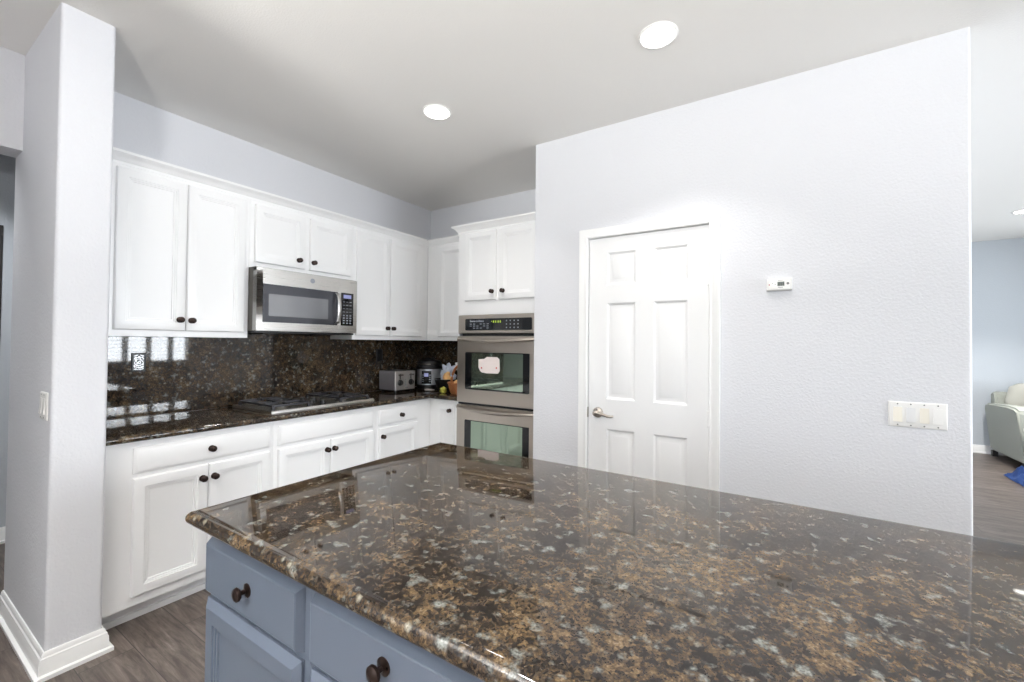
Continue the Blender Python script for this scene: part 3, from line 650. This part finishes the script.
def cooker():
    c = Vector((-2.955, 3.068)); r = .122
    t = thing('pressure_cooker', (c.x, c.y, .9145), 'round steel pressure cooker with black domed lid beside the toaster', 'cooker')
    L_ = lambda prof, name, mat, par=t: MB().lathe((c.x, c.y, 0), (0, 0, 1), prof, 40).obj(name, mat, par)
    L_([(r*.9, .9145), (r*.95, .918), (r, .935), (r, .955), (0, .955)], 'base', 'black')
    L_([(r*.985, .9552), (r*.985, 1.105), (0, 1.105)], 'steel_body', 'steel_cooker')
    L_([(r*1.02, 1.1052), (r*1.03, 1.112), (r*1.03, 1.132), (r*.98, 1.140), (0, 1.14)], 'rim', 'black')
    ld = L_([(r*.97, 1.1402), (r*.97, 1.155), (r*.88, 1.178), (r*.6, 1.190), (r*.3, 1.193), (0, 1.193)], 'lid', 'black')
    MB().box(c.x-.055, c.x+.055, c.y-.016, c.y+.016, 1.186, 1.207, .007).obj('lid_handle', 'black', ld)
    MB().lathe((c.x-.02, c.y+.06, 1.176), (0, 0, 1), [(.012, 0), (.012, .03), (.008, .034), (0, .034)], 14).obj('steam_valve', 'black', ld)
    MB().tube([(c.x+math.cos(a)*r*.99, c.y+math.sin(a)*r*.99, 1.152) for a in [math.radians(-138+k*6) for k in range(17)]], .0045, 8).obj('lid_band', 'steel_side', ld)
    a0 = math.radians(-60)    # panel turned to the room
    def on(a, z, rr): return (c.x+math.cos(a0+a)*rr, c.y+math.sin(a0+a)*rr, z)
    n = 10; A = [(-.38+k*.76/n) for k in range(n+1)]
    cp = MB().rings([[on(a, .966, r*1.0) for a in A]+[on(a, 1.088, r*1.0) for a in A[::-1]], [on(a, .966, r*1.04) for a in A]+[on(a, 1.088, r*1.04) for a in A[::-1]]]).obj('control_panel', 'blackgloss', t)
    k_ = MB()
    for i, a in enumerate((-.31, -.24, .24, .31)):
        for z in (.985, 1.005, 1.025, 1.045): k_.rings([[on(a-.03, z, rr), on(a+.03, z, rr), on(a+.03, z+.008, rr), on(a-.03, z+.008, rr)] for rr in (r*1.041, r*1.045)])
    k_.obj('key_pattern', 'mark', cp)
    MB().rings([[on(a, 1.035, rr) for a in (-.16, -.08, 0, .08, .16)]+[on(a, 1.068, rr) for a in (.16, .08, 0, -.08, -.16)] for rr in (r*1.041, r*1.045)]).obj('display', 'blue_led', cp)
    for sgn in (-1, 1):
        a = a0+sgn*PI/2; MB().box(c.x+math.cos(a)*r*1.12-.025, c.x+math.cos(a)*r*1.12+.025, c.y+math.sin(a)*r*1.12-.025, c.y+math.sin(a)*r*1.12+.025, 1.085, 1.106, .008).obj('side_handle', 'black', t)
M['steel_cooker'] = steel('cooker_steel', srgb(190, 194, 202), 'z', .38, .65)
cooker()
def blob(c, rx, ry, rz, amp, freq, seed, n=24, m=16, bowl=None):
    rs = []
    for i in range(m+1):
        th = PI*i/m; r = []
        for k in range(n):
            ph = 2*PI*k/n; d_ = Vector((math.sin(th)*math.cos(ph), math.sin(th)*math.sin(ph), -math.cos(th)))
            f = 1+amp*noise.noise(d_*freq+Vector((seed, 0, 0)))*(1 if 0 < i < m else 0)
            q = Vector((c[0]+d_.x*rx*f, c[1]+d_.y*ry*f, max(.9155, c[2]+d_.z*rz*f)))
            if bowl:                                   # stay inside the bowl's hollow
                q.z = max(q.z, .954); e = Vector((q.x-bowl[0], q.y-bowl[1])); lim = .075+(min(q.z, 1.05)-.95)*.28
                if e.length > lim and q.z < 1.05: e = e*(lim/e.length); q.x, q.y = bowl[0]+e.x, bowl[1]+e.y
            r.append(q)
        rs.append(r)
    return MB().rings(rs, False, False)
# basket with its hoop handle, half behind the oven tower
bx, by = -2.415, 2.90
t = thing('wicker_basket', (bx, by, .9145), 'orange-brown wicker basket with hoop handle against the oven tower', 'basket')
MB().lathe((bx, by, .9145), (0, 0, 1), [(.085, 0), (.095, .01), (.115, .085), (.121, .09), (.121, .10), (.108, .10), (.09, .016), (0, .016)], 32).obj('bowl', 'wicker', t)
MB().tube([(bx+.112*math.cos(a), by+.03*math.cos(a)*0, 1.00+.165*math.sin(a)) for a in [PI*k/20 for k in range(21)]], .011, 10).obj('handle', 'wicker', t)
tag(blob((bx, by, .992), .07, .066, .05, .15, 2.2, 4).obj('bread_loaf', 'bread'), 'golden bread loaf lying in the wicker basket', 'bread')
tag(MB().lathe((-2.655, 2.985, .9145), (0, 0, 1), [(.06, 0), (.066, .004), (.092, .03), (.113, .10), (.116, .112), (.109, .112), (.086, .036), (.05, .018), (0, .016)], 36).obj('fruit_bowl', 'black'), 'dark bowl holding bags between the cooker and the wicker basket', 'bowl')
tag(blob((-2.682, 3.03, 1.05), .08, .042, .10, .6, 2.6, 11, 40, 28, (-2.655, 2.985)).obj('plastic_bag', 'bag', angle=60), 'crumpled cloudy blue plastic bag standing in the dark bowl', 'plastic bag')
tag(blob((-2.615, 2.94, 1.02), .04, .03, .07, .5, 2.8, 23, 28, 18, (-2.655, 2.985)).obj('pastry_bag', 'bread', angle=60), 'bag of golden pastries in the dark bowl before the plastic bag', 'food bag')
tag(blob((-2.555, 2.822, .942), .028, .026, .026, .7, 3, 31, 24, 16).obj('snack_packet', 'yellow', angle=60), 'small yellow-green packet lying before the basket', 'packet')
tag(blob((-2.47, 2.955, 1.145), .05, .04, .045, .5, 2.6, 41, 24, 16).obj('plastic_wrap', 'offwhite', angle=60), 'white crumpled plastic wrap atop the basket beside the oven tower', 'wrap')
tag(MB().box(-2.885, -2.795, 2.93, 2.97, .9145, .921, .002).obj('paper_strip', 'paper'), 'pale paper strip lying on the granite before the cooker', 'paper')

# outlets on the backsplash
fk = face_map('E', XA+.0202)
def outlet(u, v, hw, hh, label, pat):
    t = thing('outlet_plate', fk(u, v-hh, 0), label, 'outlet')
    MB().panel(fk, u-hw, u+hw, v-hh, v+hh, [(0, .003), (.004, .006), (.009, .006), (.011, .0045)], .0001).obj('cover', 'black', t)
    if pat: MB().prism(fk, round_rect(u-hw+.011, u+hw-.011, v-hh+.010, v+hh-.010, .006), .0046, .0052).obj('scroll_face', 'damask', t)
    for dz in (-.02, .02): MB().prism(fk, round_rect(u-.012, u+.012, v+dz-.013, v+dz+.013, .006), .0053, .0065).obj('socket', 'damask' if pat else 'black', t)
outlet(.922, 1.228, .033, .054, 'black-framed outlet plate with pale scroll pattern on the left backsplash', True)
outlet(2.636, 1.238, .036, .056, 'plain black outlet plate on the backsplash above the toaster', False)

# ------------------------------------------------------------------ island
IX0, IX1, IY0, IY1 = -1.330, 1.25, .489, 1.455
tag(slab_rings([(IX0, IY0), (IX1, IY0), (IX1, IY1), (IX0, IY1)], nose(.914, .040)).obj('island_countertop', 'granite', angle=30), 'polished brown granite slab on the blue-grey island', 'countertop')
fi = face_map('S', .545)
def island_cab(x0, x1, body1, label):
    t = thing('island_cabinet', ((x0+x1)/2, 1.0, 0), label, 'cabinet', 'blue-grey island cabinets')
    m = MB(); prof = [(-.86, .0), (-.07, .0), (-.07, .100), (0, .100), (0, .8735), (-.86, .8735)]
    m.rings([[fi(u, v, w_) for w_, v in prof] for u in (x0+.0005, body1-.0005)]).obj('carcass', 'island', t); return t
c1 = island_cab(-1.314, -.857, -.857, 'blue-grey island cabinet at the corner facing the white cabinets')
cab_door(fi, -1.311, -.878, .692, .832, c1, (-1.085, .768), 'island', [(0, -.018), (.009, -.0015), (.012, 0)], 'drawer', 1.0)
cab_door(fi, -1.311, -.878, .12, .676, c1, (-.91, .61), 'island', DOORP_ISLAND, 'door', 1.0)
c2 = island_cab(-.857, -.36, -.36, 'second blue-grey island cabinet from the corner with wider drawer')
cab_door(fi, -.842, -.375, .692, .832, c2, (-.608, .783), 'island', [(0, -.018), (.009, -.0015), (.012, 0)], 'drawer', 1.0)
cab_door(fi, -.842, -.375, .12, .676, c2, (-.41, .61), 'island', DOORP_ISLAND, 'door', 1.0)
c3 = island_cab(-.36, 1.2, 1.2, 'long blue-grey island cabinet beneath the near end of the granite')
cab_door(fi, -.34, .40, .12, .832, c3, (.36, .7), 'island', DOORP_ISLAND, 'door', 1.0); cab_door(fi, .44, 1.18, .12, .832, c3, (.48, .7), 'island', DOORP_ISLAND, 'door', 1.0)

# ------------------------------------------------------------------ wall plates
def decora(fm, u, v, gangs, hh, label, mats):
    n = len(gangs); hw = gangs[-1]-u+.031 if n > 1 else .035
    t = thing('switch_plate', fm(u, v-hh, 0), label, 'light switch')
    MB().panel(fm, u-hw, u+hw, v-hh, v+hh, [(0, .003), (.004, .006), (.006, .0065)], .0001).obj('plate', 'white_plastic', t)
    for g, mt in zip(gangs, mats):
        o = MB().rings([[fm(g-.0155, v-.033, w0), fm(g+.0155, v-.033, w0), fm(g+.0155, v, w1_), fm(g+.0155, v+.033, w2), fm(g-.0155, v+.033, w2), fm(g-.0155, v, w1_)] for w0, w1_, w2 in ((.0066, .0066, .0066), (.012, .0085, .0075))]).obj('rocker', mt, t)
        for dz in (-.047, .047): MB().lathe(fm(g, v+dz, .0066), Vector(fm(0, 0, 1))-Vector(fm(0, 0, 0)), [(.003, 0), (.003, .0008), (0, .001)], 10).obj('screw', 'grey_dot', t)
fP = face_map('S', YD)
decora(fP, .492, 1.056, [.425, .470, .515, .560], .057, 'white four-gang switch plate with two cream rockers on pale wall', ['ivory', 'offwhite', 'ivory', 'white_plastic'])
decora(face_map('S', YP0), -2.622, 1.080, [-2.645, -2.599], .057, 'white double switch plate on shaded side of the wall end', ['white_plastic', 'white_plastic'])
# wall alarm
t = thing('alarm_unit', (-.034, YD, 1.64), 'white alarm box with small screen high on the pale wall', 'alarm')
MB().panel(fP, -.090, .022, 1.642, 1.704, [(0, .018), (.004, .026), (.010, .028), (.012, .028)], .0001).obj('case', 'white_plastic', t)
MB().fbox(fP, -.042, -.012, 1.664, 1.686, .0281, .0288).obj('screen', 'lcd', t)
mk = MB()
for u in (-.038, -.029, -.020): mk.fbox(fP, u, u+.006, 1.668, 1.682, .0289, .0292)
mk.obj('screen_digits', 'lcd_dark', t)
MB().lathe(fP(.003, 1.676, .0281), (0, -1, 0), [(.006, 0), (.006, .002), (0, .0025)], 16).obj('button', 'grey_dot', t)
MB().lathe(fP(-.078, 1.672, .0281), (0, -1, 0), [(.003, 0), (.003, .001), (0, .001)], 10).obj('indicator_light', 'red_dot', t)
mk = MB()
for u, v, l_ in ((-.040, 1.692, .022), (-.040, 1.656, .022), (-.054, 1.673, .006), (-.066, 1.678, .004)): mk.fbox(fP, u, u+l_, v, v+.002, .0281, .0284)
mk.obj('print', 'grey_dot', t)

# ------------------------------------------------------------------ recessed lights
def can(x, y, label):
    t = thing('recessed_light', (x, y, ZC-.012), label, 'ceiling light', 'recessed ceiling lights')
    MB().lathe((x, y, ZC-.0005), (0, 0, -1), [(.074, 0), (.086, 0), (.086, .003), (.083, .006), (.078, .007), (.074, .005), (.074, .001)], 40).obj('trim_ring', 'white_plastic', t)
    MB().lathe((x, y, ZC-.0008), (0, 0, -1), [(.0735, 0), (.0735, .004), (0, .004)], 40).obj('diffuser', 'lamp', t)
for (x, y), lb in zip(LIGHTS, ('round recessed ceiling light nearer the white cabinets', 'round recessed ceiling light above the island, larger in view')): can(x, y, lb)
can(2.03, 6.33, 'round recessed ceiling light in the living area beyond the wall')

for (x, y), lb in zip(UP, ('added slim bronze torchiere, unseen fill lamp on the floor behind the island', 'added slim bronze torchiere, unseen fill lamp on the floor by the passage wall')):
    t = thing('added_fill_lamp', (x, y, 0), lb, 'lamp', 'added torchiere fill lamps')  # lamp body added to carry the uplight fill, out of view
    MB().lathe((x, y, 0), (0, 0, 1), [(.14, 0), (.14, .012), (.12, .022), (.02, .034), (0, .034)], 32).obj('base', 'bronze', t)
    MB().lathe((x, y, .0345), (0, 0, 1), [(.011, 0), (.011, 1.44), (0, 1.44)], 16).obj('pole', 'bronze', t)
    MB().lathe((x, y, 1.475), (0, 0, 1), [(.02, 0), (.09, .03), (.165, .10), (.172, .135), (.166, .135), (.158, .103), (.085, .038), (0, .03)], 36).obj('shade', 'bronze', t)

# ------------------------------------------------------------------ living area
t = thing('sofa', (3.2, 7.4, 0), 'pale grey upholstered sofa against the living area wall', 'sofa')
sx0, sx1, sy0, sy1 = 2.13, 4.1, 6.86, 7.82
def arm(x0, x1):
    P = [(sy1-.02, .07), (sy1-.02, .60), (sy1-.06, .655), (sy1-.15, .672), (sy0+.25, .70), (sy0+.06, .695), (sy0, .66), (sy0-.01, .09)]
    m = MB().rings([[(x, *q) for q in P] for x in (x0, x1)]); bm_ = m.bm
    for v in bm_.verts: v.co.x += (.668-v.co.z)*.10*(1 if x0 < 3 else -1)*(1 if abs(v.co.x-(x0 if x0 < 3 else x1)) < .01 else 0)
    bmesh.ops.bevel(bm_, geom=list(bm_.edges), offset=.022, segments=3, affect='EDGES'); m.obj('arm', 'sofa', t, angle=50)
arm(sx0, sx0+.16); arm(sx1-.16, sx1)
MB().box(sx0+.14, sx1-.14, sy0+.05, sy1-.05, .07, .30, .02).obj('seat_base', 'sofa', t)
P = [(sy1-.20, .30), (sy1-.13, .72), (sy1-.10, .80), (sy1-.04, .815), (sy1+.02, .78), (sy1+.03, .30)]
m = MB().rings([[(x, *q) for q in P] for x in (sx0+.075, sx1-.075)]); bmesh.ops.bevel(m.bm, geom=list(m.bm.edges), offset=.02, segments=3, affect='EDGES'); m.obj('backrest', 'sofa', t, angle=50)
for k in range(2):
    a = sx0+.165+k*.787; MB().box(a, a+.783, sy0+.0, sy1-.18, .305, .46, .05).obj('seat_cushion', 'sofa', t)
for x in (sx0+.06, sx1-.12):
    for y in (sy0+.05, sy1-.09): MB().box(x, x+.05, y, y+.05, 0, .0695).obj('foot', 'leather', t)
def pillow(c, w_, h_, d_, rz, tilt):
    rs = []; n = 28
    for i in range(-6, 7):
        s_ = i/6; r = []; k_ = math.cos(s_*PI/2)**.55 if abs(s_) < 1 else 0
        for k in range(n):
            a = 2*PI*k/n; ca, sa = math.cos(a), math.sin(a); q = 1/max(abs(ca), abs(sa))**.75; q *= (1-.06*abs(math.sin(2*a)))
            pinch = (1-abs(s_))*.0+.80+.20*(1-abs(s_)**2)
            r.append(Vector((ca*q*w_/2*pinch, s_*d_/2*(.35+.65*(1-min(1, (abs(ca)**4+abs(sa)**4)*.4))), sa*q*h_/2*pinch)))
        rs.append(r)
    mt = Matrix.Translation(c) @ Matrix.Rotation(rz, 4, 'Z') @ Matrix.Rotation(tilt, 4, 'X')
    return MB().rings([[mt @ v for v in r] for r in rs])
for k in range(2): pillow((sx0+.545+k*.865, 7.55, .715), .86, .50, .20, 0, -.22).obj('back_cushion', 'pillow', t, angle=60)
tag(pillow((2.70, 7.33, .70), .50, .46, .12, .1, -.2).obj('throw_pillow', 'navy', angle=60), 'dark navy throw pillow at the right edge on the grey sofa', 'cushion')
# crumpled blue cloth on the floor
def cloth(cx, cy, w_, l_, h_, seed, ang):
    b_ = bmesh.new(); n = 34; V = []
    for i in range(n+1):
        for k in range(n+1):
            u, v = i/n*2-1, k/n*2-1; rr = math.hypot(u, v); rad = 1-.25*noise.noise(Vector((math.atan2(v, u)*1.3, seed, 0)))
            x, y = u*w_*rad, v*l_*rad; e = max(0, 1-max(abs(u), abs(v))**3)
            z = .006+e*h_*(.15+1.3*abs(noise.noise(Vector((x*9+seed, y*9, seed))))+.8*abs(noise.noise(Vector((x*21, y*21+seed, 3)))))
            V.append(b_.verts.new((cx+x*math.cos(ang)-y*math.sin(ang), cy+x*math.sin(ang)+y*math.cos(ang), z)))
    for i in range(n):
        for k in range(n): a = i*(n+1)+k; b_.faces.new((V[a], V[a+1], V[a+n+2], V[a+n+1]))
    r = bmesh.ops.solidify(b_, geom=list(b_.faces), thickness=.004); bmesh.ops.recalc_face_normals(b_, faces=b_.faces)
    m = MB(); m.merge(b_); return m
tag(cloth(2.14, 6.28, .17, .40, .15, 5.3, .08).obj('blue_cloth', 'blue_cloth', angle=60), 'crumpled blue cloth on the plank floor in front of the sofa', 'cloth')
